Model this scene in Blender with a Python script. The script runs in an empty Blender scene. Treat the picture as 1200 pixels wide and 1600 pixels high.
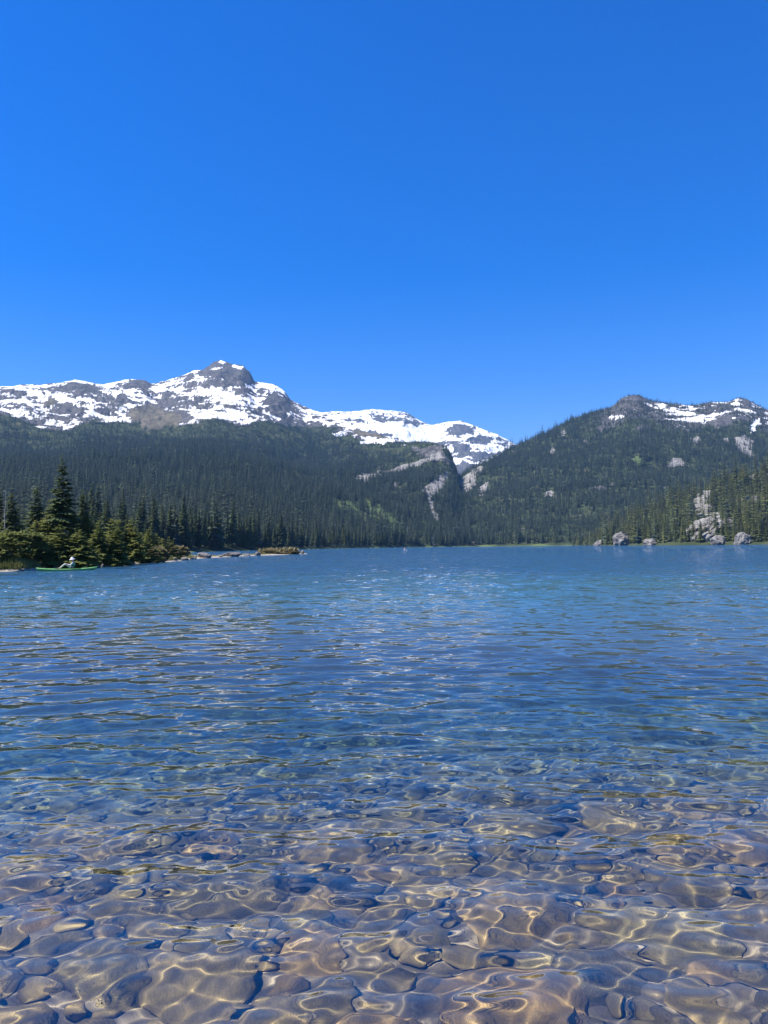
import bpy, bmesh, math, random
import numpy as np
from mathutils import Matrix, Vector, Euler

random.seed(7)
RNG = np.random.default_rng(7)
R = math.radians
SC = bpy.context.scene
COL = SC.collection

# ------------------------------------------------------------------ camera
CAM_H = 1.55
PITCH, ROLL = 2.55, 0.6
cam_data = bpy.data.cameras.new('camera')
cam_data.sensor_fit = 'HORIZONTAL'
cam_data.sensor_width = 36.0
cam_data.lens = 36.0
cam_data.clip_start = 0.05
cam_data.clip_end = 40000
cam = bpy.data.objects.new('camera', cam_data)
CAM_M = Matrix.Translation((0, 0, CAM_H)) @ Matrix.Rotation(R(90 + PITCH), 4, 'X') @ Matrix.Rotation(R(-ROLL), 4, 'Z')
cam.matrix_world = CAM_M
COL.objects.link(cam)
SC.camera = cam

# ------------------------------------------------------------------ sky and sun
SUN_EL, SUN_AZ = 57.0, -98.0          # azimuth measured from +Y, negative = left
world = bpy.data.worlds.new('World')
SC.world = world
world.use_nodes = True
wn = world.node_tree.nodes
wl = world.node_tree.links
wn.clear()
sky = wn.new('ShaderNodeTexSky')
sky.sky_type = 'NISHITA'
sky.sun_disc = False
sky.sun_elevation = R(SUN_EL)
sky.sun_rotation = R(SUN_AZ)
sky.altitude = 1500
sky.air_density = 1.45
sky.dust_density = 0.0
sky.ozone_density = 3.5
hsv = wn.new('ShaderNodeHueSaturation')
hsv.inputs['Saturation'].default_value = 1.55
bg = wn.new('ShaderNodeBackground')
bg.inputs['Strength'].default_value = 0.063
wo = wn.new('ShaderNodeOutputWorld')
wl.new(sky.outputs[0], hsv.inputs['Color'])
tint = wn.new('ShaderNodeMix'); tint.data_type = 'RGBA'; tint.blend_type = 'MULTIPLY'
tint.inputs['Factor'].default_value = 1.0
tint.inputs[7].default_value = (0.86, 0.92, 1.50, 1)
wl.new(hsv.outputs[0], tint.inputs[6])
wl.new(tint.outputs[2], bg.inputs[0])
wl.new(bg.outputs[0], wo.inputs[0])

sun_data = bpy.data.lights.new('sun', 'SUN')
sun_data.energy = 5.0
sun_data.angle = R(0.53)
sun_data.color = (1.0, 0.94, 0.84)
sun_data.cycles.is_caustics_light = True
sun = bpy.data.objects.new('sun', sun_data)
sd = Vector((math.sin(R(SUN_AZ)) * math.cos(R(SUN_EL)), math.cos(R(SUN_AZ)) * math.cos(R(SUN_EL)), math.sin(R(SUN_EL))))
sun.rotation_euler = sd.to_track_quat('Z', 'Y').to_euler()
COL.objects.link(sun)

SC.view_settings.view_transform = 'Standard'
SC.view_settings.look = 'None'
SC.view_settings.exposure = 0.95
SC.view_settings.gamma = 1.0
cy = SC.cycles
cy.use_denoising = True
cy.use_adaptive_sampling = True
cy.adaptive_threshold = 0.006
cy.max_bounces = 8
cy.diffuse_bounces = 2
cy.glossy_bounces = 3
cy.transmission_bounces = 6
cy.volume_bounces = 0
cy.sample_clamp_indirect = 6.0
cy.blur_glossy = 0.0
cy.caustics_refractive = True
cy.caustics_reflective = False

# ------------------------------------------------------------------ helpers
def ray(px, py):
    """direction (unit horizontal length) of a pixel of the 1200x1600 photograph"""
    v = Vector(((px - 600) / 1200, (800 - py) / 1200, -1.0))
    v = CAM_M.to_3x3() @ v
    h = math.hypot(v.x, v.y)
    return v.x / h, v.y / h, v.z / h

def at(px, py, d):
    x, y, z = ray(px, py)
    return Vector((x * d, y * d, CAM_H + z * d))

def on_water(px, py, z=0.0):
    x, y, t = ray(px, py)
    d = (z - CAM_H) / t
    return Vector((x * d, y * d, z))

def link(o, parent=None):
    COL.objects.link(o)
    if parent is not None:
        o.parent = parent
    return o

def tag(o, label=None, cat=None, group=None, kind=None):
    if label: o['label'] = label
    if cat: o['category'] = cat
    if group: o['group'] = group
    if kind: o['kind'] = kind
    return o

def mesh_np(name, verts, faces, smooth=True):
    """fast mesh from arrays; faces (n,3) or (n,4)"""
    me = bpy.data.meshes.new(name)
    verts = np.asarray(verts, np.float32); faces = np.asarray(faces, np.int32)
    k = faces.shape[1]
    me.vertices.add(len(verts)); me.vertices.foreach_set('co', verts.ravel())
    me.loops.add(faces.size); me.loops.foreach_set('vertex_index', faces.ravel())
    me.polygons.add(len(faces))
    me.polygons.foreach_set('loop_start', np.arange(0, faces.size, k, dtype=np.int32))
    me.polygons.foreach_set('loop_total', np.full(len(faces), k, np.int32))
    me.polygons.foreach_set('use_smooth', np.full(len(faces), smooth, bool))
    me.update(); me.validate()
    return me

def grid_faces(nr, nc):
    i = np.arange(nr - 1)[:, None] * nc + np.arange(nc - 1)[None, :]
    return np.stack([i, i + 1, i + nc + 1, i + nc], -1).reshape(-1, 4)

def attr(me, name, vals):
    a = me.attributes.new(name, 'FLOAT', 'POINT')
    a.data.foreach_set('value', np.asarray(vals, np.float32).ravel())

def vnoise(x, y, seed=0):
    """2-D gradient noise, about -1..1"""
    xi = np.floor(x).astype(np.int64); yi = np.floor(y).astype(np.int64)
    xf = x - xi; yf = y - yi
    def g(ix, iy):
        h = (ix * 374761393 + iy * 668265263 + seed * 1442695041) & 0xFFFFFFFF
        h = ((h ^ (h >> 13)) * 1274126177) & 0xFFFFFFFF
        h = (h ^ (h >> 16)) & 0xFFFFFFFF
        a = h / 4294967296.0 * 2 * np.pi
        return np.cos(a), np.sin(a)
    u = xf * xf * xf * (xf * (xf * 6 - 15) + 10); v = yf * yf * yf * (yf * (yf * 6 - 15) + 10)
    def dot(ix, iy, dx, dy):
        gx, gy = g(ix, iy); return gx * dx + gy * dy
    n00 = dot(xi, yi, xf, yf); n10 = dot(xi + 1, yi, xf - 1, yf)
    n01 = dot(xi, yi + 1, xf, yf - 1); n11 = dot(xi + 1, yi + 1, xf - 1, yf - 1)
    return ((n00 * (1 - u) + n10 * u) * (1 - v) + (n01 * (1 - u) + n11 * u) * v) * 1.5

def fbm(x, y, octv=5, seed=0, gain=0.5, ridged=False):
    s = 0; a = 1.0; t = 0
    for o in range(octv):
        n = vnoise(x * 2 ** o + 17.3 * o, y * 2 ** o - 9.1 * o, seed + o)
        if ridged: n = 1 - 2 * np.abs(n)
        s = s + a * n; t += a; a *= gain
    return s / t

def sstep(a, b, x):
    t = np.clip((x - a) / (b - a), 0, 1); return t * t * (3 - 2 * t)

class NT:
    """small node-tree writer"""
    def __init__(self, name):
        self.m = bpy.data.materials.new(name); self.m.use_nodes = True
        self.t = self.m.node_tree; self.t.nodes.clear()
        self.out = self.n('ShaderNodeOutputMaterial')
    def n(self, typ, **kw):
        nd = self.t.nodes.new(typ)
        for k, v in kw.items(): setattr(nd, k, v)
        return nd
    def l(self, a, b): self.t.links.new(a, b)
    def setin(self, nd, key, v):
        if v is None: return
        if hasattr(v, 'is_output') or isinstance(v, bpy.types.NodeSocket): self.l(v, nd.inputs[key])
        else: nd.inputs[key].default_value = v
    def noise(self, vec, scale, detail=4, rough=0.55, dist=0.0):
        nd = self.n('ShaderNodeTexNoise')
        if vec is not None: self.l(vec, nd.inputs['Vector'])
        nd.inputs['Scale'].default_value = scale; nd.inputs['Detail'].default_value = detail
        nd.inputs['Roughness'].default_value = rough; nd.inputs['Distortion'].default_value = dist
        return nd.outputs['Fac']
    def ramp(self, fac, stops, interp='LINEAR'):
        nd = self.n('ShaderNodeValToRGB'); nd.color_ramp.interpolation = interp
        el = nd.color_ramp.elements
        while len(el) < len(stops): el.new(0.5)
        for e, (p, c) in zip(el, stops):
            e.position = p; e.color = (*c, 1) if len(c) == 3 else c
        self.l(fac, nd.inputs['Fac']); return nd.outputs['Color']
    def math(self, op, a, b=None, c=None, clamp=False):
        nd = self.n('ShaderNodeMath', operation=op, use_clamp=clamp)
        self.setin(nd, 0, a)
        if b is not None: self.setin(nd, 1, b)
        if c is not None: self.setin(nd, 2, c)
        return nd.outputs[0]
    def mix(self, fac, a, b, blend='MIX'):
        nd = self.n('ShaderNodeMix', data_type='RGBA', blend_type=blend)
        self.setin(nd, 'Factor', fac)
        for i, v in ((6, a), (7, b)):
            if isinstance(v, bpy.types.NodeSocket): self.l(v, nd.inputs[i])
            else: nd.inputs[i].default_value = (*v, 1)
        return nd.outputs[2]
    def attr(self, name):
        nd = self.n('ShaderNodeAttribute', attribute_name=name); return nd.outputs['Fac']
    def mrange(self, v, a, b, c=0.0, d=1.0):
        nd = self.n('ShaderNodeMapRange'); self.l(v, nd.inputs['Value'])
        for k, x in zip(('From Min', 'From Max', 'To Min', 'To Max'), (a, b, c, d)): nd.inputs[k].default_value = x
        return nd.outputs[0]
    def bump(self, h, strength=0.5, dist=0.1, normal=None):
        nd = self.n('ShaderNodeBump'); self.l(h, nd.inputs['Height'])
        self.setin(nd, 'Strength', strength); nd.inputs['Distance'].default_value = dist
        if normal is not None: self.l(normal, nd.inputs['Normal'])
        return nd.outputs['Normal']
    def bsdf(self, color, rough=0.8, normal=None, spec=0.3, **kw):
        nd = self.n('ShaderNodeBsdfPrincipled')
        if isinstance(color, bpy.types.NodeSocket): self.l(color, nd.inputs['Base Color'])
        else: nd.inputs['Base Color'].default_value = (*color, 1)
        self.setin(nd, 'Roughness', rough); self.setin(nd, 'Specular IOR Level', spec)
        if normal is not None: self.l(normal, nd.inputs['Normal'])
        for k, v in kw.items(): self.setin(nd, k, v)
        self.l(nd.outputs[0], self.out.inputs['Surface']); return nd
    def objco(self): return self.n('ShaderNodeTexCoord').outputs['Object']
    def pos(self): return self.n('ShaderNodeNewGeometry').outputs['Position']
    def rnd(self): return self.n('ShaderNodeObjectInfo').outputs['Random']

# ------------------------------------------------------------------ water
def wave_components():
    rng = np.random.default_rng(21)
    comp = []
    N = 130
    for i in range(N):
        u = (i + rng.random()) / N
        lam = 0.075 * (4.0 / 0.075) ** u
        w = math.exp(-((math.log(lam / 0.50)) / 0.75) ** 2) + 0.5 * math.exp(-((math.log(lam / 0.12)) / 0.5) ** 2)
        spread = 21 if lam > 0.35 else 40
        th = R(96 + rng.normal() * spread) + (math.pi if rng.random() < 0.25 else 0)
        comp.append((lam, th, w, rng.random() * 2 * math.pi))
    s2 = sum(c[2] ** 2 for c in comp) / 2
    k = WAVE_SLOPE / math.sqrt(s2)
    return [(lam, th, w * k * lam / (2 * math.pi), ph) for lam, th, w, ph in comp]

WAVE_SLOPE = 0.100
def wave_height(X, Y, spacing):
    h = np.zeros_like(X); hs = np.zeros_like(X)
    gust = 1 + 0.35 * vnoise(X / 7 + 3.1, Y / 11, 5) + 0.25 * vnoise(X / 2.3, Y / 3.1 + 8, 6)
    calm = sstep(1.5, 11.0, Y)                                        # gentler in the shelter of the shore
    for lam, th, a, ph in wave_components():
        k = 2 * math.pi / lam
        vis = np.clip((lam / spacing - 2.2) / 2.0, 0, 1)
        w_ = vis * a * np.sin(k * (X * math.cos(th) + Y * math.sin(th)) + ph)
        if lam < .2: hs += w_
        else: h += w_
    return (h * (0.68 + 0.32 * calm) + hs * (1.2 + 0.1 * calm)) * gust

def build_water():
    step = 0.003
    r0, r1 = 1.0, 160.0
    nr = int(math.log(r1 / r0) / step)
    r = r0 * np.exp(np.arange(nr) * step)
    inner = np.linspace(-R(30), R(30), int(2 * R(30) / step)); side = np.arange(R(30) + 3 * step, R(56), 3 * step)
    th = np.concatenate([-side[::-1], inner, side]); nc = len(th)      # finer waves in the middle of the bay
    X = r[:, None] * np.sin(th)[None]; Y = r[:, None] * np.cos(th)[None] - 0.6
    sp = (r * step)[:, None] * np.where(np.abs(th) > R(30.01), 3.0, 1.0)[None]
    Z = wave_height(X, Y, sp)
    V = np.stack([X, Y, Z], -1).reshape(-1, 3)
    F = grid_faces(nr, nc)
    ripple = sstep(8, 60, np.hypot(X, Y)).ravel()
    # the outer lake, plain sheet joined on
    big = [(-7000, 150), (-400, 8000), (7000, 8000), (7000, -20)]
    nv = len(V)
    rr = np.array([r[-1], 260., 420, 700, 1300, 2600, 5200])
    th2 = th[::6]
    if th2[-1] != th[-1]: th2 = np.append(th2, th[-1])
    X2 = rr[:, None] * np.sin(th2)[None]; Y2 = rr[:, None] * np.cos(th2)[None] - 0.6
    V2 = np.stack([X2, Y2, np.zeros_like(X2) - 0.004], -1).reshape(-1, 3)
    F2 = grid_faces(len(rr), len(th2)) + nv
    me = mesh_np('water', np.concatenate([V, V2]), np.concatenate([F, F2]))
    attr(me, 'ripple', np.concatenate([ripple, np.ones(len(V2))]))
    dep = sstep(0.55, 1.9, -bed_z(X, Y) - 0.25 * vnoise(X / 9, Y / 14, 77)).ravel()
    attr(me, 'deep', np.concatenate([dep, np.ones(len(V2))]))
    offs = sstep(0.9, 6.5, -bed_z(X, Y) - 0.7 * vnoise(X / 13, Y / 18, 79)).ravel()
    attr(me, 'offshore', np.concatenate([offs, np.ones(len(V2))]))
    nt = NT('lake_water')
    geo = nt.pos()
    mp = nt.n('ShaderNodeMapping'); nt.l(geo, mp.inputs['Vector']); mp.inputs['Scale'].default_value = (0.55, 1.0, 1.0)
    n1 = nt.noise(mp.outputs[0], 1.6, 3, 0.6, 0.4)
    n2 = nt.noise(mp.outputs[0], 0.22, 2, 0.5, 0.2)
    n3 = nt.noise(mp.outputs[0], 0.65, 2, 0.5, 0.3)
    n0 = nt.noise(mp.outputs[0], 4.6, 3, 0.6, 0.3)
    hgt = nt.math('ADD', nt.math('MULTIPLY', n0, 0.06), nt.math('ADD', nt.math('MULTIPLY', n1, 0.34), nt.math('ADD', nt.math('MULTIPLY', n3, 0.60), nt.math('MULTIPLY', n2, 0.9))))
    gm = nt.n('ShaderNodeMapping'); nt.l(geo, gm.inputs['Vector']); gm.inputs['Scale'].default_value = (0.02, 0.05, 1.0)
    gust = nt.mrange(nt.noise(gm.outputs[0], 1.0, 3, 0.6), 0.35, 0.65, 0.55, 1.25)
    g2 = nt.n('ShaderNodeMapping'); nt.l(geo, g2.inputs['Vector']); g2.inputs['Scale'].default_value = (0.32, 0.09, 1.0)
    cat = nt.mrange(nt.noise(g2.outputs[0], 1.0, 4, 0.65), 0.38, 0.62, 0.5, 1.9)
    rp = nt.math('MULTIPLY', nt.attr('ripple'), nt.math('MULTIPLY', gust, cat))
    nrm = nt.bump(hgt, rp, 1.0)
    deep = nt.attr('deep')
    fr = nt.n('ShaderNodeFresnel'); nt.l(nrm, fr.inputs['Normal'])
    nt.l(nt.mrange(nt.n('ShaderNodeNewGeometry').outputs['Backfacing'], 0, 1, 2.1, 1.333), fr.inputs['IOR'])      # light leaving the water meets plain water
    gl = nt.n('ShaderNodeBsdfGlossy'); gl.inputs['Roughness'].default_value = 0.0; gl.inputs['Color'].default_value = (1, 1, 1, 1)
    nt.l(nrm, gl.inputs['Normal'])
    rf = nt.n('ShaderNodeBsdfRefraction'); rf.inputs['IOR'].default_value = 1.333; rf.inputs['Roughness'].default_value = 0.0
    nt.l(nrm, rf.inputs['Normal'])
    nt.l(nt.ramp(deep, [(0.0, (1, 1, 1)), (0.35, (0.62, 0.90, 0.90)), (1.0, (0.2, 0.62, 0.75))]), rf.inputs['Color'])
    df = nt.n('ShaderNodeBsdfDiffuse')
    nt.l(nt.ramp(nt.attr('offshore'), [(0.0, (0.046, 0.062, 0.062)), (0.35, (0.042, 0.105, 0.115)), (1.0, (0.022, 0.066, 0.115))]), df.inputs['Color'])
    body = nt.n('ShaderNodeMixShader'); nt.l(nt.math('POWER', deep, 1.6), body.inputs[0]); nt.l(rf.outputs[0], body.inputs[1]); nt.l(df.outputs[0], body.inputs[2])
    top = nt.n('ShaderNodeMixShader'); nt.l(fr.outputs[0], top.inputs[0]); nt.l(body.outputs[0], top.inputs[1]); nt.l(gl.outputs[0], top.inputs[2])
    nt.l(top.outputs[0], nt.out.inputs['Surface'])
    me.materials.append(nt.m)
    o = tag(link(bpy.data.objects.new('water', me)), 'clear rippled blue lake water', None, kind='structure')
    o.cycles.is_caustics_caster = True
    return o

# ------------------------------------------------------------------ lake bed
def bed_z(X, Y):
    y = np.maximum(Y, -6)
    z = np.where(y < 1.5, -0.46 + (1.5 - y) * 0.22, -0.46 - (y - 1.5) * 0.115)
    z = np.where(y > 24, -0.46 - 22.5 * 0.115 - (y - 24) * 0.10, z)
    return np.maximum(z, -9) + 0.04 * fbm(X / 1.1, Y / 1.1, 3, 40) + 0.12 * vnoise(X / 5, Y / 5, 44) * sstep(3, 8, Y)

def bed_material(stone):
    nt = NT('wet_stone' if stone else 'lake_bed_silt')
    co = nt.objco() if stone else nt.pos()
    rnd = nt.rnd()
    n = nt.noise(co, 6.0 if stone else 3.0, 6, 0.62)
    n2 = nt.noise(co, 34 if stone else 22, 4, 0.6)
    if stone:
        base = nt.ramp(rnd, [(0.0, (0.15, 0.120, 0.050)), (0.18, (0.36, 0.270, 0.100)), (0.34, (0.09, 0.082, 0.048)), (0.5, (0.41, 0.310, 0.122)), (0.66, (0.29, 0.185, 0.070)), (0.82, (0.36, 0.300, 0.135)), (1.0, (0.19, 0.152, 0.058))])
    else:
        base = nt.ramp(n, [(0.3, (0.12, 0.10, 0.07)), (0.7, (0.26, 0.22, 0.15))])
    c = nt.mix(nt.mrange(n, 0.35, 0.7), nt.mix(0.5, base, (0.10, 0.085, 0.045), 'MIX'), base)
    c = nt.mix(nt.mrange(n2, 0.5, 0.72, 0, 0.55), c, (0.36, 0.30, 0.17))
    if stone:
        vn = nt.noise(co, 2.1, 2, 0.5, 2.5)
        c = nt.mix(nt.mrange(nt.math('ABSOLUTE', nt.math('SUBTRACT', vn, 0.5)), 0.0, 0.012, 0.5, 0.0), c, (0.07, 0.055, 0.035))
    nrm = nt.bump(nt.math('ADD', n, nt.math('MULTIPLY', n2, 0.35)), 0.5, 0.05 if stone else 0.08)
    nt.bsdf(c, 0.85, nrm, 0.15)
    return nt.m

def stone_mesh(name, seed, sub=4, NPL=13, K=22):
    bm = bmesh.new()
    bmesh.ops.create_icosphere(bm, subdivisions=sub, radius=1)
    rng = np.random.default_rng(seed)
    P = np.array([v.co[:] for v in bm.verts])
    d = np.zeros(len(P))
    planes = rng.normal(size=(NPL, 3)); planes /= np.linalg.norm(planes, axis=1)[:, None]
    off = rng.uniform(0.55, 0.92, NPL)
    # soft-cut by planes: worn blocky boulder
    rad = np.ones(len(P))
    for p, o_ in zip(planes, off):
        c = P @ p
        lim = np.where(c > 0.05, o_ / np.maximum(c, 0.05), 9)
        rad = -np.log(np.exp(-K * rad) + np.exp(-K * np.minimum(lim, 3))) / K
    for f, a in ((1.6, .10), (3.4, .05), (7.5, .022), (15, .009)):
        q = P * f + rng.uniform(-9, 9, 3)
        rad = rad + a * (vnoise(q[:, 0] + q[:, 2] * .7, q[:, 1] - q[:, 2] * .4, seed) + vnoise(q[:, 2], q[:, 0] - q[:, 1] * .6, seed + 3)) * 0.7
    P = P * rad[:, None]
    for v, p in zip(bm.verts, P): v.co = p
    for f in bm.faces: f.smooth = True
    me = bpy.data.meshes.new(name); bm.to_mesh(me); bm.free()
    return me

def build_bed():
    xs = np.concatenate([-np.geomspace(0.06, 260, 130)[::-1], [0], np.geomspace(0.06, 260, 130)])
    ys = np.concatenate([np.linspace(-8, 0, 30), np.linspace(0.05, 12, 220), np.geomspace(12.1, 600, 80)])
    X, Y = np.meshgrid(xs, ys)
    V = np.stack([X, Y, bed_z(X, Y)], -1).reshape(-1, 3)
    me = mesh_np('lake_bed', V, grid_faces(len(ys), len(xs)))
    me.materials.append(bed_material(False))
    bed = tag(link(bpy.data.objects.new('lake_bed', me)), 'stony lake bed under the clear water', None, kind='structure')
    bed.cycles.is_caustics_receiver = True
    # stones: pack discs, largest first
    rng = np.random.default_rng(5)
    pts = []
    cell = {}
    def ok(x, y, r):
        cx, cy_ = int(x // .5), int(y // .5)
        for i in range(cx - 2, cx + 3):
            for j in range(cy_ - 2, cy_ + 3):
                for (a, b, c) in cell.get((i, j), ()):
                    if (a - x) ** 2 + (b - y) ** 2 < (0.80 * (c + r)) ** 2: return False
        return True
    for rad_lo, rad_hi, tries in ((.26, .38, 130), (.15, .25, 2200), (.085, .15, 8000), (.045, .085, 12000)):
        for _ in range(tries):
            y = 0.5 + 12.5 * rng.random() ** 1.4
            if rad_hi < .1 and y > 7: continue
            x = rng.uniform(-1, 1) * (0.62 * y + 0.9)
            r_ = rng.uniform(rad_lo, rad_hi)
            if ok(x, y, r_):
                pts.append((x, y, r_)); cell.setdefault((int(x // .5), int(y // .5)), []).append((x, y, r_))
    mat = bed_material(True)
    var = []
    for s in range(14):
        m = stone_mesh('stone', 100 + s); m.materials.append(mat); var.append(m)
    def xf(p):
        x, y, r_ = p
        z = float(bed_z(np.array([x]), np.array([y]))[0])
        fl = rng.uniform(.30, .55)
        sc = (r_ * rng.uniform(.95, 1.35), r_ * rng.uniform(.85, 1.1), r_ * fl)
        rot = Euler((rng.normal() * .09, rng.normal() * .09, rng.uniform(0, 6.28)))
        return Matrix.LocRotScale(Vector((x, y, z + rng.uniform(.035, .055) + .20 * r_ - r_ * fl * .92)), rot, Vector(sc))
    # apparent size decides which ones are objects
    key = sorted(pts, key=lambda p: -p[2] / math.hypot(p[1], 1.6) if abs(p[0]) < .5 * p[1] + .35 else 0)
    for i, p in enumerate(key[:300]):
        o = bpy.data.objects.new('stone', var[i % 14])
        o.matrix_world = xf(p); link(o); o.parent = bed
        o.cycles.is_caustics_receiver = True
    lo = []
    for s in range(6):
        m = stone_mesh('tmp', 300 + s, 2)
        v = np.empty(len(m.vertices) * 3, np.float32); m.vertices.foreach_get('co', v)
        f = np.empty(len(m.polygons) * 3, np.int32); m.polygons.foreach_get('vertices', f)
        lo.append((v.reshape(-1, 3), f.reshape(-1, 3)))
    VV, FF, n = [], [], 0
    for i, p in enumerate(key[300:]):
        v, f = lo[i % 6]; M = np.array(xf(p))
        VV.append(v @ M[:3, :3].T + M[:3, 3]); FF.append(f + n); n += len(v)
    me = mesh_np('small_stones', np.concatenate(VV), np.concatenate(FF))
    me.materials.append(mat)
    o = tag(link(bpy.data.objects.new('small_stones', me), bed), 'smaller stones filling the lake bed', None, kind='stuff')
    o.cycles.is_caustics_receiver = True
    return len(pts)

build_water()
print('stones', build_bed())

# ------------------------------------------------------------------ mountains
CAM_INV = CAM_M.inverted()
def project(X, Y, Z):
    """world points to pixels of the 1200x1600 photograph (used to lay out terrain zones)"""
    m = np.array(CAM_INV)
    c = [m[i, 0] * X + m[i, 1] * Y + m[i, 2] * Z + m[i, 3] for i in range(3)]
    w = np.maximum(-c[2], 1e-6)
    return 600 + 1200 * c[0] / w, 800 - 1200 * c[1] / w

def inpoly(px, py, poly):
    r = np.zeros(px.shape, bool)
    n = len(poly)
    for i in range(n):
        x1, y1 = poly[i]; x2, y2 = poly[(i + 1) % n]
        if y1 == y2: continue
        c = ((y1 > py) != (y2 > py)) & (px < (x2 - x1) * (py - y1) / (y2 - y1) + x1)
        r ^= c
    return r

def interp(px, pts):
    a = np.array(pts, float); return np.interp(px, a[:, 0], a[:, 1])

def az_of(px): return np.arctan((px - 600) / 1200)

SHORE = [(-500, 240), (0, 250), (150, 270), (300, 310), (450, 480), (560, 720), (650, 900), (750, 1000), (850, 1000), (920, 900), (945, 720), (1050, 600), (1200, 560), (1400, 520), (1700, 480)]

def horizon_y(px): return 853.5 - (px - 600) * math.tan(R(ROLL))

def smooth_cols(a, k):
    w = np.hanning(2 * k + 1); w /= w.sum()
    return np.convolve(np.pad(a, k, 'edge'), w, 'valid')

class Layer:
    pass

def make_layer(name, x0, x1, nc, nr, skyline, shore, ridge, power, relief, seed, t0=-0.03, t1=1.25, taper=None, alpine=2.0, crag=0.0):
    px = np.linspace(x0, x1, nc)
    sy = interp(px, skyline)
    er = (horizon_y(px) - sy) / 1200 / np.sqrt(1 + ((px - 600) / 1200) ** 2)      # tangent of the ridge's elevation
    ds = smooth_cols(interp(px, shore), 6); dr = smooth_cols(interp(px, ridge), 14)
    az = az_of(px)
    tt = np.linspace(0, 1, nr)
    t = np.where(tt < .86, t0 + (1 - t0) * (tt / .86), 1 + (t1 - 1) * ((tt - .86) / .14))
    T = t[:, None]; D = ds[None] + (dr - ds)[None] * T
    X = D * np.sin(az)[None]; Y = D * np.cos(az)[None]
    tc = np.clip(T, 0, 1)
    e1 = smooth_cols(er, max(4, nc // 60)); e2 = smooth_cols(er, max(8, nc // 16))
    b1 = sstep(.55, .86, tc); b2 = sstep(.88, 1.0, tc)
    E = ((e2[None] * (1 - b1) + e1[None] * b1) * (1 - b2) + er[None] * b2) * tc ** power
    if taper: E = E * sstep(*taper, px)[None]
    H = E * D
    H = np.where(T > 1, H[np.argmin(np.abs(t - 1))][None] - (T - 1) * (dr - ds)[None] * 0.55, H)
    H = np.where(T < 0, T * 60, H)
    env = np.clip(T * 3.0, 0, 1) * (1 - 0.8 * sstep(.82, 1.0, T)) * np.clip(H / 40, 0, 1)
    n = relief * (0.55 * fbm(X / 520, Y / 520, 3, seed, ridged=True) + 0.30 * fbm(X / 160, Y / 160, 3, seed + 9) + 0.12 * fbm(X / 45, Y / 45, 3, seed + 17, ridged=True))
    hollow = fbm(X / 75, Y / 75, 4, seed + 61, .6, True)
    al = sstep(alpine, alpine + .15, T) * (1 - .75 * sstep(.9, 1.0, T)) * np.clip(H / 40, 0, 1)
    H = H + n * env + crag * hollow * al + 0.05 * relief * fbm(X / 28, Y / 28, 3, seed + 31) * np.clip(T * 2, 0, 1)
    L = Layer(); L.name = name; L.hollow = hollow; L.X, L.Y, L.H, L.T = X, Y, H, np.broadcast_to(T, X.shape)
    L.px, L.py = project(X, Y, H + CAM_H)
    L.H = H = H + CAM_H * np.clip(T * 4, 0, 1) * (sstep(*taper, px)[None] if taper else 1) - (4 * (1 - sstep(*taper, px))[None] if taper else 0)
    L.nr, L.nc = nr, nc
    L.x0, L.x1, L.ds, L.dr, L.t = x0, x1, ds, dr, t
    L.D = D; L.off = D - ds[None]
    # slope
    gx = np.gradient(H, axis=1) / np.maximum(np.hypot(np.gradient(X, axis=1), np.gradient(Y, axis=1)), .1)
    gr = np.gradient(H, axis=0) / np.maximum(np.hypot(np.gradient(X, axis=0), np.gradient(Y, axis=0)), .1)
    L.slope = np.hypot(gx, gr)
    L.wx = L.px + 9 * fbm(X / 50, Y / 50, 4, seed + 51, .65)
    L.wy = L.py + 8 * fbm(X / 50, H / 25, 4, seed + 57, .65)
    z = np.zeros_like(X)
    L.snow, L.rock, L.talus, L.meadow, L.heath = z.copy(), z.copy(), z.copy(), z.copy(), z.copy()
    L.tree = ((L.off > 6) & (L.T < 1.1)).astype(float)
    return L

def paint(L, field, polys, val=1.0, clear=True, warp=1.0):
    for p in polys:
        m = inpoly(L.px + warp * (L.wx - L.px), L.py + warp * (L.wy - L.py), p)
        if clear:
            for f in ('snow', 'rock', 'talus', 'meadow', 'heath'): getattr(L, f)[m] = 0
        getattr(L, field)[m] = val
        L.tree[m] = {'meadow': .30, 'talus': .14, 'rock': .08, 'heath': .06}.get(field, 0.0)

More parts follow.
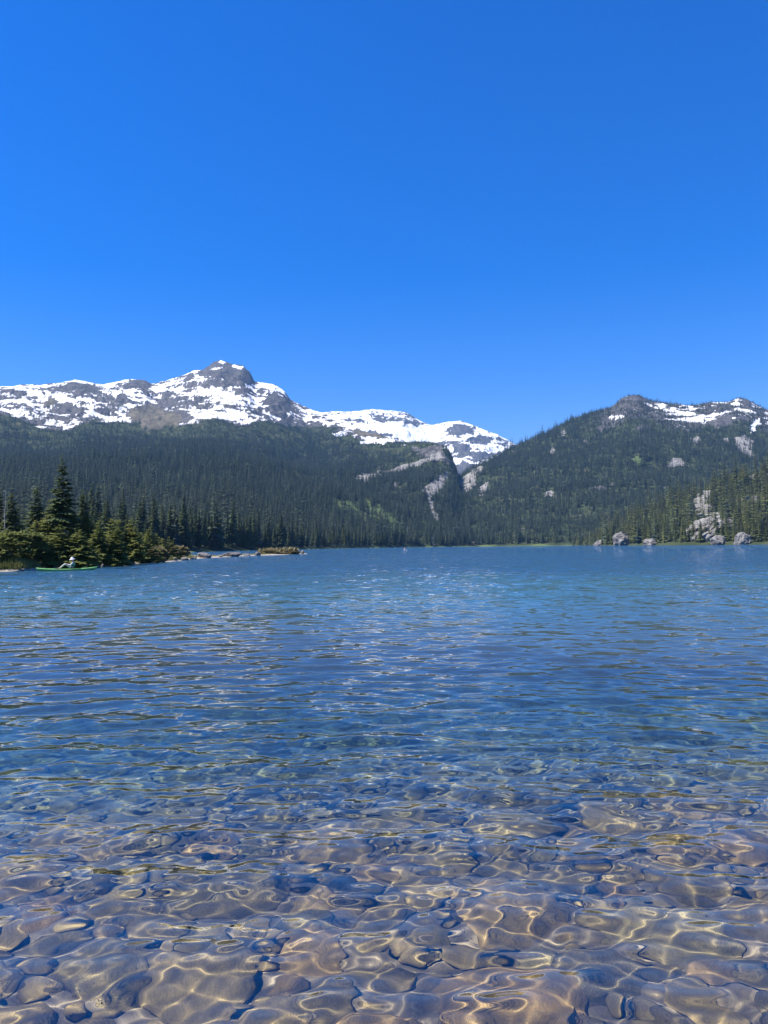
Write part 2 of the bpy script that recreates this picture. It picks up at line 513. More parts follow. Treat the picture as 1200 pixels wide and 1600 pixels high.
def mountain_material():
    nt = NT('mountain_ground')
    p = nt.pos()
    n1 = nt.noise(p, 0.035, 6, 0.62); n2 = nt.noise(p, 0.12, 5, 0.6); n3 = nt.noise(p, 0.008, 4, 0.6)
    rockc = nt.ramp(n2, [(0.28, (0.040, 0.039, 0.043)), (0.5, (0.088, 0.085, 0.086)), (0.72, (0.17, 0.163, 0.157))])
    soil = nt.ramp(n1, [(0.3, (0.022, 0.030, 0.016)), (0.55, (0.045, 0.058, 0.026)), (0.75, (0.09, 0.085, 0.055))])
    talus = nt.ramp(n2, [(0.3, (0.15, 0.145, 0.14)), (0.7, (0.32, 0.305, 0.29))])
    mead = nt.ramp(n1, [(0.3, (0.055, 0.085, 0.030)), (0.7, (0.125, 0.160, 0.060))])
    heath = nt.ramp(n1, [(0.3, (0.065, 0.06, 0.042)), (0.7, (0.155, 0.138, 0.105))])
    def fac(name, w=0.5, lo=0.42, hi=0.58):
        a = nt.attr(name)
        s = nt.math('ADD', a, nt.math('MULTIPLY', nt.math('SUBTRACT', n1, 0.5), w))
        return nt.mrange(s, lo, hi)
    c = soil
    c = nt.mix(fac('meadow'), c, mead)
    c = nt.mix(fac('heath'), c, heath)
    c = nt.mix(fac('rock'), c, rockc)
    c = nt.mix(fac('talus'), c, talus)
    c = nt.mix(fac('snow', 0.8, 0.42, 0.58), c, nt.mix(nt.mrange(n3, .35, .7), (0.78, 0.79, 0.81), (0.88, 0.89, 0.91)))
    h = nt.math('ADD', nt.math('MULTIPLY', n1, 1.6), nt.math('MULTIPLY', n2, 1.0))
    rk = nt.math('MAXIMUM', nt.attr('rock'), nt.attr('talus'))
    nt.bsdf(c, 0.9, nt.bump(h, nt.mrange(rk, 0, 1, 0.25, 1.0), 5.0), 0.1)
    return nt.m

def finish_layer(L, label, mat):
    L.meadow = np.maximum(L.meadow, (0.35 if L.name == 'rocky_hill' else 0.8) * sstep(6, 1.5, L.off + 6 * vnoise(L.X / 30, L.Y / 30, 4)) * (L.D < 1300))
    V = np.stack([L.X, L.Y, L.H], -1).reshape(-1, 3)
    me = mesh_np(L.name, V, grid_faces(L.nr, L.nc))
    for f in ('snow', 'rock', 'talus', 'meadow', 'heath'):
        attr(me, f, getattr(L, f))
    me.materials.append(mat)
    L.obj = tag(link(bpy.data.objects.new(L.name, me)), label, None, kind='structure')
    return L

SKY_LEFT = [(-500, 660), (-300, 640), (-150, 612), (0, 604), (30, 601), (60, 601), (90, 598), (115, 593), (135, 597), (160, 601), (185, 594), (205, 591), (225, 594), (237, 600), (260, 593), (285, 585), (300, 578), (318, 575), (334, 564), (345, 561), (362, 568), (380, 570), (390, 580), (398, 597), (415, 599), (430, 602), (445, 611), (455, 626), (475, 636), (490, 641), (520, 651), (540, 660), (570, 674), (600, 684), (625, 694), (650, 692), (680, 694), (700, 703), (708, 724), (716, 748), (730, 800), (742, 840), (760, 853)]
SKY_FAR = [(420, 700), (480, 665), (505, 645), (520, 643), (545, 644), (560, 642), (585, 640), (600, 641), (615, 642), (635, 644), (650, 652), (675, 664), (690, 662), (705, 659), (722, 658), (740, 664), (760, 672), (780, 680), (800, 690), (840, 712), (900, 750)]
SKY_RIGHT = [(640, 853), (670, 822), (695, 785), (715, 756), (740, 732), (762, 724), (800, 700), (850, 678), (900, 654), (930, 645), (960, 636), (975, 623), (990, 618), (1003, 617), (1020, 626), (1050, 631), (1080, 634), (1120, 629), (1150, 628), (1160, 622), (1175, 625), (1200, 640), (1300, 660), (1450, 690), (1700, 720)]
SKY_HILL = [(880, 849.5), (915, 849), (935, 841), (960, 828), (1000, 808), (1050, 788), (1100, 768), (1150, 752), (1200, 735), (1300, 712), (1450, 700), (1700, 700)]
TREELINE = [(-500, 655), (0, 648), (30, 656), (60, 668), (100, 680), (125, 666), (150, 658), (200, 665), (260, 668), (320, 662), (380, 664), (430, 660), (480, 662), (520, 670), (560, 682), (600, 688), (640, 690), (760, 690)]

def alpine_snow(L, seed, cover, hs=13.0, us=44.0, slope_w=0.5):
    """snow lying between ledges of bare rock, streaked along the contours"""
    U = np.arctan2(L.X, L.Y) * 2600
    wv = 30 * fbm(L.X / 240, L.Y / 240, 3, seed + 3)
    n = 0.8 * fbm(U / us + 0.03 * wv, (L.H + wv + 0.16 * U) / hs, 4, seed, .65) + 0.55 * fbm(U / 190, (L.H + .2 * U) / 70, 3, seed + 7) + .16 * fbm(U / 20, L.H / 9, 2, seed + 13)
    return np.clip(0.5 + (n * 1.5 + cover - 0.75 * L.hollow - slope_w * (L.slope - 0.6)), 0, 1)

def build_mountains():
    mat = mountain_material()
    # --- left massif
    A = make_layer('snowy_mountain', -420, 762, 730, 250, SKY_LEFT, SHORE,
                   [(-500, 2900), (0, 3000), (350, 3200), (480, 2900), (540, 2500), (600, 2150), (690, 1800), (760, 1500)], 0.8, 46, 11, taper=(760, 726), alpine=.55, crag=16)
    tl = interp(A.px, TREELINE) + 7 * fbm(A.X / 130, A.H / 60, 3, 71) * 2
    alp = sstep(4, -7, A.py - tl)
    A.snow = alpine_snow(A, 91, 0.44) * alp
    A.rock = np.maximum(alp, 0.25 * sstep(.75, 1.2, A.slope))
    A.tree *= np.where(alp > .5, 0.16 * (A.snow < .45) * sstep(60, 5, tl - A.py), 1)
    # openings low in the forest near the treeline
    op = fbm(A.X / 90, A.Y / 90, 3, 33)
    A.snow = np.maximum(A.snow, (op > .52) * sstep(-12, 6, tl + 26 - A.py) * (A.px > 380) * .8)
    paint(A, 'rock', [
        [(308, 584), (322, 579), (345, 578), (365, 574), (388, 579), (400, 598), (385, 599), (360, 597), (335, 590), (312, 587)],
        [(75, 606), (98, 600), (120, 597), (150, 605), (162, 617), (130, 613), (100, 611)],
        [(178, 603), (205, 592), (232, 597), (234, 607), (200, 607)], [(0, 606), (40, 612), (50, 620), (10, 616)],
        [(80, 638), (108, 628), (138, 644), (112, 651), (86, 647)], [(181, 618), (192, 610), (203, 622), (196, 628), (184, 626)],
        [(403, 629), (430, 613), (449, 622), (456, 637), (428, 634)], [(410, 640), (438, 628), (462, 642), (436, 650)],
        [(285, 590), (300, 582), (306, 590), (290, 598)], [(240, 628), (262, 620), (276, 628), (262, 634)],
        [(255, 650), (275, 640), (300, 648), (296, 660), (262, 660)], [(640, 700), (690, 697), (706, 728), (690, 722), (660, 712)]])
    paint(A, 'heath', [[(196, 644), (228, 631), (252, 640), (288, 648), (276, 666), (225, 668)], [(60, 628), (82, 622), (92, 630), (70, 634)], [(545, 672), (570, 668), (600, 676), (610, 684), (570, 682)]])
    paint(A, 'snow', [[(556, 689), (590, 688), (616, 682), (622, 688), (604, 693), (570, 694)]])
    paint(A, 'rock', [[(304, 585), (318, 575), (334, 563), (345, 556), (362, 562), (384, 564), (394, 576), (404, 600), (385, 599), (360, 597), (335, 589)]], warp=.25)
    paint(A, 'snow', [[(341, 566), (346, 561), (353, 567), (348, 569)], [(326, 578), (336, 574), (352, 573), (340, 577)], [(360, 569), (382, 573), (376, 577), (364, 574)], [(404, 600), (416, 600), (430, 604), (420, 606)]], warp=.25)
    paint(A, 'talus', [
        [(552, 748), (566, 740), (612, 735), (645, 722), (668, 714), (688, 704), (694, 712), (682, 717), (652, 727), (628, 736), (600, 743), (568, 754)],
        [(658, 766), (676, 752), (690, 742), (704, 736), (700, 752), (684, 770), (674, 774), (677, 790), (684, 802), (686, 813), (680, 813), (672, 800), (668, 786), (668, 776)],
        [(614, 752), (618, 752), (622, 762), (618, 764)], [(676, 838), (680, 846), (676, 852), (672, 846)]])
    paint(A, 'meadow', [[(566, 776), (580, 780), (598, 793), (616, 812), (630, 832), (620, 832), (600, 816), (580, 812), (562, 806), (556, 800), (578, 800)], [(528, 786), (546, 782), (560, 796), (536, 796)]])
    finish_layer(A, 'snow patched rocky mountain with dark forested lower slopes', mat)
    # --- far ridge
    B = make_layer('distant_ridge', 420, 900, 330, 130, SKY_FAR, [(400, 3600), (900, 3600)], [(400, 5200), (900, 5200)], 0.45, 60, 23, t0=-0.02, alpine=.1, crag=22)
    B.rock[:] = 1
    B.snow = alpine_snow(B, 57, 0.58, 26, 80) * sstep(745, 712, B.py)
    B.tree[:] = 0
    paint(B, 'snow', [[(556, 662), (600, 660), (640, 668), (690, 668), (700, 676), (676, 690), (640, 692), (600, 676)]])
    paint(B, 'rock', [[(578, 654), (592, 649), (606, 656), (598, 662)], [(694, 672), (716, 661), (742, 668), (738, 678), (708, 680)], [(724, 690), (750, 680), (772, 686), (760, 694)], [(700, 690), (725, 694), (740, 712), (720, 712)]])
    finish_layer(B, 'distant snow covered ridge closing the valley', mat)
    # --- right mountain
    Cc = make_layer('forested_mountain', 636, 1640, 600, 210, SKY_RIGHT, SHORE[:9] + [(1000, 1000), (1700, 1000)],
                    [(640, 1500), (720, 1750), (800, 1950), (1000, 2250), (1200, 2350), (1700, 2300)], 0.85, 42, 37, taper=(637, 668), alpine=.7, crag=9)
    top = Cc.py - interp(Cc.px, SKY_RIGHT)
    hi = sstep(58, 10, top) * sstep(890, 990, Cc.px)
    Cc.rock = np.maximum(np.clip(hi * 1.1 + .35 * fbm(Cc.X / 70, Cc.Y / 70, 3, 5), 0, 1) * (hi > .15), 0)
    Cc.snow = alpine_snow(Cc, 29, 0.10, 13, 46, .3) * sstep(46, 20, top) * sstep(925, 985, Cc.px)
    op = fbm(Cc.X / 55, Cc.Y / 80, 3, 47)
    Cc.rock = np.maximum(Cc.rock, (op > .40) * sstep(200, 90, top))
    Cc.tree *= np.where(Cc.snow > .55, .12, 1) * (1 - 0.1 * hi) * np.where(op > .40, .3, 1)
    paint(Cc, 'talus', [
        [(704, 770), (716, 756), (734, 738), (750, 727), (758, 730), (742, 748), (738, 764), (720, 776), (710, 786)],
        [(745, 770), (760, 752), (766, 760), (752, 780)],
        [(1148, 684), (1160, 680), (1176, 690), (1172, 704), (1184, 716), (1166, 712), (1150, 702)], [(1080, 683), (1092, 677), (1094, 688), (1086, 694)], [(1128, 688), (1140, 684), (1140, 692), (1132, 694)],
        [(1042, 728), (1052, 716), (1066, 714), (1070, 726), (1054, 732)], [(850, 776), (858, 766), (868, 769), (862, 776)], [(874, 676), (882, 670), (884, 678), (880, 682)], [(858, 704), (864, 698), (867, 705), (863, 710)]])
    paint(Cc, 'rock', [[(976, 628), (988, 621), (1004, 619), (1012, 627), (1000, 630)], [(1158, 630), (1164, 624), (1176, 630), (1170, 635)], [(1094, 660), (1130, 652), (1150, 658), (1120, 668)]])
    paint(Cc, 'snow', [[(1172, 664), (1186, 654), (1188, 660), (1180, 672), (1175, 676)], [(1142, 631), (1152, 627), (1155, 632), (1140, 636)],
        [(1014, 635), (1030, 632), (1044, 634), (1030, 638)], [(1060, 633), (1088, 636), (1080, 640)], [(944, 654), (962, 649), (976, 647), (962, 653)],
        [(1084, 653), (1112, 645), (1150, 643), (1126, 648), (1092, 656)]])
    paint(Cc, 'meadow', [[(986, 716), (996, 712), (1002, 720), (996, 724)], [(1040, 700), (1050, 696), (1048, 706)]])
    finish_layer(Cc, 'forested mountain with bare rock and snow along its crest', mat)
    # --- near right hill
    Hh = make_layer('rocky_hill', 893, 1660, 360, 130, SKY_HILL, SHORE, [(880, 1080), (945, 950), (1050, 900), (1200, 940), (1700, 900)], 0.8, 16, 53, taper=(895, 950))
    op = fbm(Hh.X / 34, Hh.Y / 34, 3, 87)
    Hh.talus = (op > .42) * 1.0 * sstep(1040, 1100, Hh.px)
    Hh.tree *= np.where(op > .42, .35, 1)
    paint(Hh, 'talus', [[(1076, 800), (1082, 780), (1100, 766), (1112, 768), (1108, 786), (1096, 800), (1084, 812)], [(1084, 820), (1100, 802), (1120, 800), (1130, 820), (1126, 840), (1100, 836)], [(1156, 742), (1178, 728), (1186, 738), (1170, 752)], [(1130, 786), (1142, 782), (1140, 798), (1132, 796)]])
    finish_layer(Hh, 'low rocky hill with scattered conifers beside the lake', mat)
    return A, B, Cc, Hh

MOUNT = build_mountains()

# ------------------------------------------------------------------ trees
def foliage_material(name, dark, light, tip, scale=1.6, thin=0.25):
    nt = NT(name)
    n = nt.noise(nt.objco(), scale, 3, 0.6)
    r = nt.rnd()
    c = nt.mix(r, dark, light)
    c = nt.mix(nt.mrange(n, 0.45, 0.75, 0, 0.7), c, tip)
    pb = nt.bsdf(c, 0.75, None, 0.15)
    tr = nt.n('ShaderNodeBsdfTranslucent'); nt.l(c, tr.inputs['Color'])
    mx = nt.n('ShaderNodeMixShader'); mx.inputs[0].default_value = thin
    nt.l(pb.outputs[0], mx.inputs[1]); nt.l(tr.outputs[0], mx.inputs[2]); nt.l(mx.outputs[0], nt.out.inputs['Surface'])
    return nt.m

def bark_material():
    nt = NT('conifer_bark')
    n = nt.noise(nt.objco(), 9, 4, 0.6)
    nt.bsdf(nt.ramp(n, [(0.3, (0.045, 0.035, 0.028)), (0.7, (0.16, 0.13, 0.105))]), 0.9, nt.bump(n, .5, .03), 0.1)
    return nt.m

BARK = bark_material()
FIR = foliage_material('fir_needles', (0.014, 0.030, 0.028), (0.085, 0.115, 0.076), (0.19, 0.23, 0.130))
FIR_HILL = foliage_material('hill_fir_needles', (0.065, 0.085, 0.032), (0.14, 0.155, 0.056), (0.20, 0.21, 0.075))
FIR_ROW = foliage_material('shore_row_needles', (0.026, 0.046, 0.024), (0.090, 0.118, 0.046), (0.18, 0.205, 0.070))
FIR_NEAR = foliage_material('shore_fir_needles', (0.034, 0.056, 0.024), (0.070, 0.098, 0.034), (0.20, 0.215, 0.062), 2.2)

def trunk_geo(h, r, lean=0.0, seg=7, rings=6, seed=0):
    rng = np.random.default_rng(seed)
    V, F = [], []
    for i in range(rings):
        t = i / (rings - 1)
        cx = lean * t * t * h + (rng.normal() * r * .25 if 0 < i < rings - 1 else 0); cy_ = rng.normal() * r * .2 if 0 < i < rings - 1 else 0
        rr = r * (1 - .93 * t) * (1.35 if i == 0 else 1)
        for k in range(seg):
            a = 2 * math.pi * k / seg
            V.append((cx + rr * math.cos(a), cy_ + rr * math.sin(a), t * h))
    for i in range(rings - 1):
        for k in range(seg):
            a = i * seg + k; b = i * seg + (k + 1) % seg
            F.append((a, b, b + seg)); F.append((a, b + seg, a + seg))
    return np.array(V), np.array(F)

def crown_geo(h, rad, whorls, per, seed, base=0.08, sub=0, droop=0.35, ragged=0.35, shape=0.8, sparse=0.0, lean=0.0):
    """layers of drooping needle sprays round the trunk; sub = side sprays on each branch"""
    rng = np.random.default_rng(seed)
    V, F = [], []
    def spray(p, d, L, w, drp):
        # folded kite: root, two sides, tip, drooping to the tip
        s = np.array((-d[1], d[0], 0.0)); n = np.linalg.norm(s); s = s / n if n > 1e-6 else np.array((1., 0, 0))
        mid = p + d * L * .45; tip = p + d * L
        up = np.array((0, 0, 1.0))
        q = [p, mid + s * w - up * drp * L * .42, mid + up * .06 * L - up * drp * L * .10, mid - s * w - up * drp * L * .42, tip - up * drp * L * .75]
        b = len(V); V.extend(q)
        F.extend([(b, b + 1, b + 2), (b, b + 2, b + 3), (b + 1, b + 4, b + 2), (b + 2, b + 4, b + 3)])
    for i in range(whorls):
        t = base + (1 - base) * ((i + rng.uniform(-.3, .3)) / whorls)
        t = min(max(t, base), .985)
        prof = (1 - t) ** shape * min(1, (t - base) * 6 + .55)
        rr = rad * prof + 0.012 * h
        k = max(3, int(round(per * (0.55 + .45 * prof))))
        a0 = rng.uniform(0, 6.28)
        for j in range(k):
            if rng.random() < sparse: continue
            a = a0 + 6.283 * (j + rng.uniform(-.3, .3)) / k
            L = rr * rng.uniform(1 - ragged, 1 + ragged * .6)
            d = np.array((math.cos(a), math.sin(a), 0.15 + .55 * t ** 2)); d /= np.linalg.norm(d)
            z = t * h + rng.normal() * h * .006
            p = np.array((lean * t * t * h, 0, z))
            dr = droop * rng.uniform(.6, 1.4) * (1.1 - .8 * t)
            if sub == 0:
                spray(p, d, L, L * .34, dr)
            else:
                spray(p, d, L, L * .16, dr)
                for q in range(sub):
                    u = .28 + .68 * (q + rng.uniform(.1, .9)) / sub
                    sd_ = 1 if q % 2 else -1
                    aa = a + sd_ * rng.uniform(.5, 1.05)
                    d2 = np.array((math.cos(aa), math.sin(aa), rng.uniform(-.15, .25))); d2 /= np.linalg.norm(d2)
                    pp = p + d * L * u - np.array((0, 0, dr * L * .75 * u * u))
                    l2 = L * (.55 - .30 * u) * rng.uniform(.7, 1.25)
                    spray(pp, d2, l2, l2 * .30, dr * 1.1)
    return np.array(V), np.array(F)

def tri_mesh(name, parts, mats, smooth=False):
    """parts: list of (verts, tris, material slot)"""
    VV, FF, MM, n = [], [], [], 0
    for v, f, m in parts:
        VV.append(v); FF.append(f + n); MM.append(np.full(len(f), m, np.int32)); n += len(v)
    me = mesh_np(name, np.concatenate(VV), np.concatenate(FF), smooth)
    for m in mats: me.materials.append(m)
    if len(mats) > 1: me.polygons.foreach_set('material_index', np.concatenate(MM))
    return me

def sample_layer(L, idx_w, n, rng):
    """random points on a layer's surface, cells weighted by idx_w"""
    w = idx_w[:-1, :-1].ravel()
    w = w / w.sum()
    c = rng.choice(len(w), n, p=w)
    r_, k = np.divmod(c, L.nc - 1)
    u, v = rng.random(n), rng.random(n)
    def lerp(A): return (A[r_, k] * (1 - u) + A[r_, k + 1] * u) * (1 - v) + (A[r_ + 1, k] * (1 - u) + A[r_ + 1, k + 1] * u) * v
    return lerp(L.X), lerp(L.Y), lerp(L.H), lerp(L.T), lerp(L.px), lerp(L.py)

def build_forest():
    rng = np.random.default_rng(77)
    # tree kinds, kept outside the scene and placed by the forest's nodes
    col = bpy.data.collections.new('forest_tree_kinds')
    for s in range(12):
        rad = rng.uniform(.10, .19)
        c = crown_geo(1.0, rad, 11 + s % 3, 8, 500 + s, base=.06, droop=.5, ragged=.4, shape=.75 + .1 * (s % 3))
        t = trunk_geo(.9, .016, seed=s, seg=5, rings=3)
        me = tri_mesh('forest_conifer', [(*c, 0), (*t, 1)], [FIR if s < 8 else FIR_HILL, BARK])
        ob = bpy.data.objects.new('forest_conifer_%02d' % s, me); col.objects.link(ob)
    P, S, Rz, I = [], [], [], []
    for L, spacing, hgt in ((MOUNT[0], 4.5, 12.5), (MOUNT[2], 4.7, 12.0), (MOUNT[3], 4.2, 14.5)):
        ax = np.gradient(L.X, axis=0) * np.gradient(L.Y, axis=1) - np.gradient(L.X, axis=1) * np.gradient(L.Y, axis=0)
        area = np.abs(ax)
        vis = (L.px > -130) & (L.px < 1330)
        clump = np.clip(1 + .9 * fbm(L.X / 50, L.Y / 50, 3, 3), .15, 2)
        if L is MOUNT[3]: clump = np.clip(.75 + 1.5 * fbm(L.X / 30, L.Y / 30, 3, 3), .08, 2)
        wgt = area * L.tree * vis * clump
        n = int(wgt.sum() / spacing ** 2)
        x, y, z, t, px, py = sample_layer(L, wgt, n, rng)
        hh = hgt * rng.lognormal(-.03, .32, n)
        if L is MOUNT[0]:
            up = sstep(60, 0, py - interp(px, TREELINE)); hh *= 1 - .5 * up
        elif L is MOUNT[2]:
            hh *= 1 - .38 * sstep(90, 10, py - interp(px, SKY_RIGHT)) * sstep(860, 980, px)
        P.append(np.stack([x, y, z - .4], 1)); S.append(hh); Rz.append(rng.uniform(0, 6.28, n)); I.append(rng.integers(0, 8, n) if L is not MOUNT[3] else rng.integers(6, 12, n))
        print('trees on', L.name, n)
    P = np.concatenate(P)
    me = bpy.data.meshes.new('forest')
    me.vertices.add(len(P)); me.vertices.foreach_set('co', P.astype(np.float32).ravel())
    attr(me, 'tree_size', np.concatenate(S)); attr(me, 'tree_turn', np.concatenate(Rz))
    a = me.attributes.new('tree_kind', 'INT', 'POINT'); a.data.foreach_set('value', np.concatenate(I).astype(np.int32))
    o = tag(link(bpy.data.objects.new('forest', me)), 'dense dark conifer forest covering the mountain slopes', None, kind='stuff')
    ng = bpy.data.node_groups.new('forest_nodes', 'GeometryNodeTree')
    ng.interface.new_socket('Geometry', in_out='INPUT', socket_type='NodeSocketGeometry')
    ng.interface.new_socket('Geometry', in_out='OUTPUT', socket_type='NodeSocketGeometry')
    N = ng.nodes; Lk = ng.links
    gi = N.new('NodeGroupInput'); go = N.new('NodeGroupOutput')
    ci = N.new('GeometryNodeCollectionInfo'); ci.inputs['Collection'].default_value = col
    ci.inputs['Separate Children'].default_value = True; ci.inputs['Reset Children'].default_value = True
    ip = N.new('GeometryNodeInstanceOnPoints'); ip.inputs['Pick Instance'].default_value = True
    def na(name, typ):
        nd = N.new('GeometryNodeInputNamedAttribute'); nd.data_type = typ; nd.inputs['Name'].default_value = name; return nd.outputs['Attribute']
    cx = N.new('ShaderNodeCombineXYZ'); Lk.new(na('tree_turn', 'FLOAT'), cx.inputs['Z'])
    Lk.new(gi.outputs[0], ip.inputs['Points']); Lk.new(ci.outputs[0], ip.inputs['Instance'])
    Lk.new(na('tree_kind', 'INT'), ip.inputs['Instance Index'])
    Lk.new(cx.outputs[0], ip.inputs['Rotation']); Lk.new(na('tree_size', 'FLOAT'), ip.inputs['Scale'])
    Lk.new(ip.outputs[0], go.inputs[0])
    md = o.modifiers.new('forest', 'NODES'); md.node_group = ng
    return o

build_forest()

def ground(L, x, y):
    """height of a mountain layer at a world point"""
    px = 600 + 1200 * x / y; d = math.hypot(x, y)
    k = min(max((px - L.x0) / (L.x1 - L.x0) * (L.nc - 1), 0), L.nc - 1.001); i = int(k); f = k - i
    ds = L.ds[i] * (1 - f) + L.ds[i + 1] * f; dr = L.dr[i] * (1 - f) + L.dr[i + 1] * f
    t = (d - ds) / (dr - ds)
    return float(np.interp(t, L.t, L.H[:, i]) * (1 - f) + np.interp(t, L.t, L.H[:, i + 1]) * f)

def conifer(kind, loc, h, turn, label, group, name='conifer_tree', wide=1.0):
    """kind: (trunk mesh, crown mesh) of height 1"""
    root = bpy.data.objects.new(name, None); root.empty_display_size = .5
    link(root); root.location = loc; root.rotation_euler = (0, 0, turn); root.scale = (h * wide, h * wide, h)
    tag(root, label, 'tree', group)
    link(bpy.data.objects.new('trunk', kind[0]), root); link(bpy.data.objects.new('crown', kind[1]), root)
    return root

def conifer_kind(seed, rad, whorls, per, mat, sub=0, trunk=.017, **kw):
    c = crown_geo(1.0, rad, whorls, per, seed, sub=sub, **kw)
    t = trunk_geo(.96, trunk, lean=kw.get('lean', 0), seed=seed)
    return tri_mesh('trunk', [(*t, 0)], [BARK], True), tri_mesh('crown', [(*c, 0)], [mat])

def build_shore_trees():
    rng = np.random.default_rng(15)
    kinds = [conifer_kind(700 + i, rng.uniform(.10, .155), 36, 9, FIR_ROW, droop=.6, ragged=.4, base=rng.uniform(.05, .14), shape=rng.uniform(.65, .95)) for i in range(8)]
    hill = [(k[0], k[1].copy()) for k in kinds]
    for k in hill: k[1].materials[0] = FIR_HILL
    def row(L, x0, x1, o0, o1, n, hgt, sep, label, group):
        w = ((L.px > x0) & (L.px < x1) & (L.off > o0) & (L.off < o1)).astype(float)
        w *= np.abs(np.gradient(L.X, axis=0) * np.gradient(L.Y, axis=1) - np.gradient(L.X, axis=1) * np.gradient(L.Y, axis=0)) / L.D ** 1.3
        x, y, z, *_ = sample_layer(L, w, n * 12, rng)
        got = []
        for a, b, c in zip(x, y, z):
            if len(got) >= n: break
            if all((a - p) ** 2 + (b - q) ** 2 > sep ** 2 for p, q in got):
                got.append((a, b))
                conifer((hill if L is MOUNT[3] else kinds)[rng.integers(8)], (a, b, c - .3), hgt * rng.lognormal(0, .17), rng.uniform(0, 6.28), label, group, wide=rng.uniform(.9, 1.2))
        return len(got)
    n = [row(MOUNT[0], 120, 420, 5, 30, 95, 17.5, 2.6, 'tall slender dark conifer in the lakeside row behind the boulder spit', 'conifers lining the shore behind the spit'),
         row(MOUNT[0], 420, 650, 5, 26, 60, 17, 3.5, 'slender dark conifer at the foot of the snowy mountain beside the water', 'conifers at the foot of the snowy mountain'),
         row(MOUNT[2], 655, 925, 5, 22, 45, 15, 5, 'small dark conifer along the far grassy shore at the valley end', 'conifers along the far grassy shore'),
         row(MOUNT[3], 935, 1215, 5, 30, 70, 15, 3.5, 'green conifer on the shore at the foot of the rocky hill', 'conifers at the foot of the rocky hill')]
    print('shore trees', n)

build_shore_trees()

# ------------------------------------------------------------------ wooded point on the left
def pd(px, d):
    a = az_of(px); return np.array((d * math.sin(a), d * math.cos(a)))

POINT_EDGE = [(-350, 60), (-100, 58), (0, 62), (40, 62.5), (65, 66), (110, 68), (150, 70), (180, 76), (220, 84), (255, 92), (280, 100), (298, 112), (330, 126), (365, 138), (400, 150), (440, 158), (478, 172),
              (482, 182), (440, 179), (400, 168), (340, 147), (306, 142), (270, 150), (230, 165), (180, 195), (120, 235), (40, 262), (-350, 275)]
POINT_XY = np.array([pd(*p) for p in POINT_EDGE])

def point_sd(X, Y):
    """signed distance to the waterline of the point, positive on land"""
    d = np.full(X.shape, 1e9); ins = np.zeros(X.shape, bool)
    n = len(POINT_XY)
    for i in range(n):
        a = POINT_XY[i]; b = POINT_XY[(i + 1) % n]; ab = b - a
        t = np.clip(((X - a[0]) * ab[0] + (Y - a[1]) * ab[1]) / (ab @ ab), 0, 1)
        d = np.minimum(d, np.hypot(X - a[0] - t * ab[0], Y - a[1] - t * ab[1]))
        c = ((a[1] > Y) != (b[1] > Y)) & (X < (b[0] - a[0]) * (Y - a[1]) / (b[1] - a[1] + 1e-9) + a[0])
        ins ^= c
    return np.where(ins, d, -d)

def point_z(X, Y):
    X = np.asarray(X, float); Y = np.asarray(Y, float)
    sd_ = point_sd(X, Y) + .9 * vnoise(X / 4, Y / 4, 8) + .3 * vnoise(X / 1.2, Y / 1.2, 9)
    px = 600 + 1200 * X / Y
    cap = np.interp(px, [-300, 120, 230, 285, 310, 480], [2.4, 2.0, 1.7, 1.0, .22, .16])
    z = np.where(sd_ > 0, cap * (1 - np.exp(-np.maximum(sd_, 0) * .34 / np.sqrt(cap + .3))), .22 * sd_)
    return np.maximum(z, -2.5) + np.where(sd_ > 0, .10 * vnoise(X / 1.7, Y / 1.7, 3) * np.minimum(1, np.maximum(sd_, 0)), 0)

def pz(x, y): return float(point_z(np.array([x]), np.array([y]))[0])

def build_point():
    px = np.linspace(-350, 540, 225); d = np.geomspace(54, 300, 210)
    az = az_of(px)
    X = d[:, None] * np.sin(az)[None]; Y = d[:, None] * np.cos(az)[None]
    Z = point_z(X, Y)
    me = mesh_np('wooded_shore', np.stack([X, Y, Z], -1).reshape(-1, 3), grid_faces(*X.shape))
    nt = NT('shore_ground')
    p = nt.pos()
    n = nt.noise(p, .7, 5, .6); n2 = nt.noise(p, 5, 4, .6)
    z = nt.n('ShaderNodeSeparateXYZ'); nt.l(p, z.inputs[0])
    earth = nt.ramp(n, [(.3, (.035, .045, .018)), (.5, (.085, .095, .032)), (.7, (.16, .15, .06))])
    sand = nt.ramp(n2, [(.3, (.22, .19, .15)), (.7, (.42, .38, .31))])
    f = nt.mrange(nt.math('ADD', z.outputs[2], nt.math('MULTIPLY', nt.math('SUBTRACT', n, .5), .5)), .22, .42)
    nt.bsdf(nt.mix(f, sand, earth), .95, nt.bump(n2, .6, .1), .1)
    me.materials.append(nt.m)
    tag(link(bpy.data.objects.new('wooded_shore', me)), 'low wooded point of land running into the lake', None, kind='structure')

build_point()

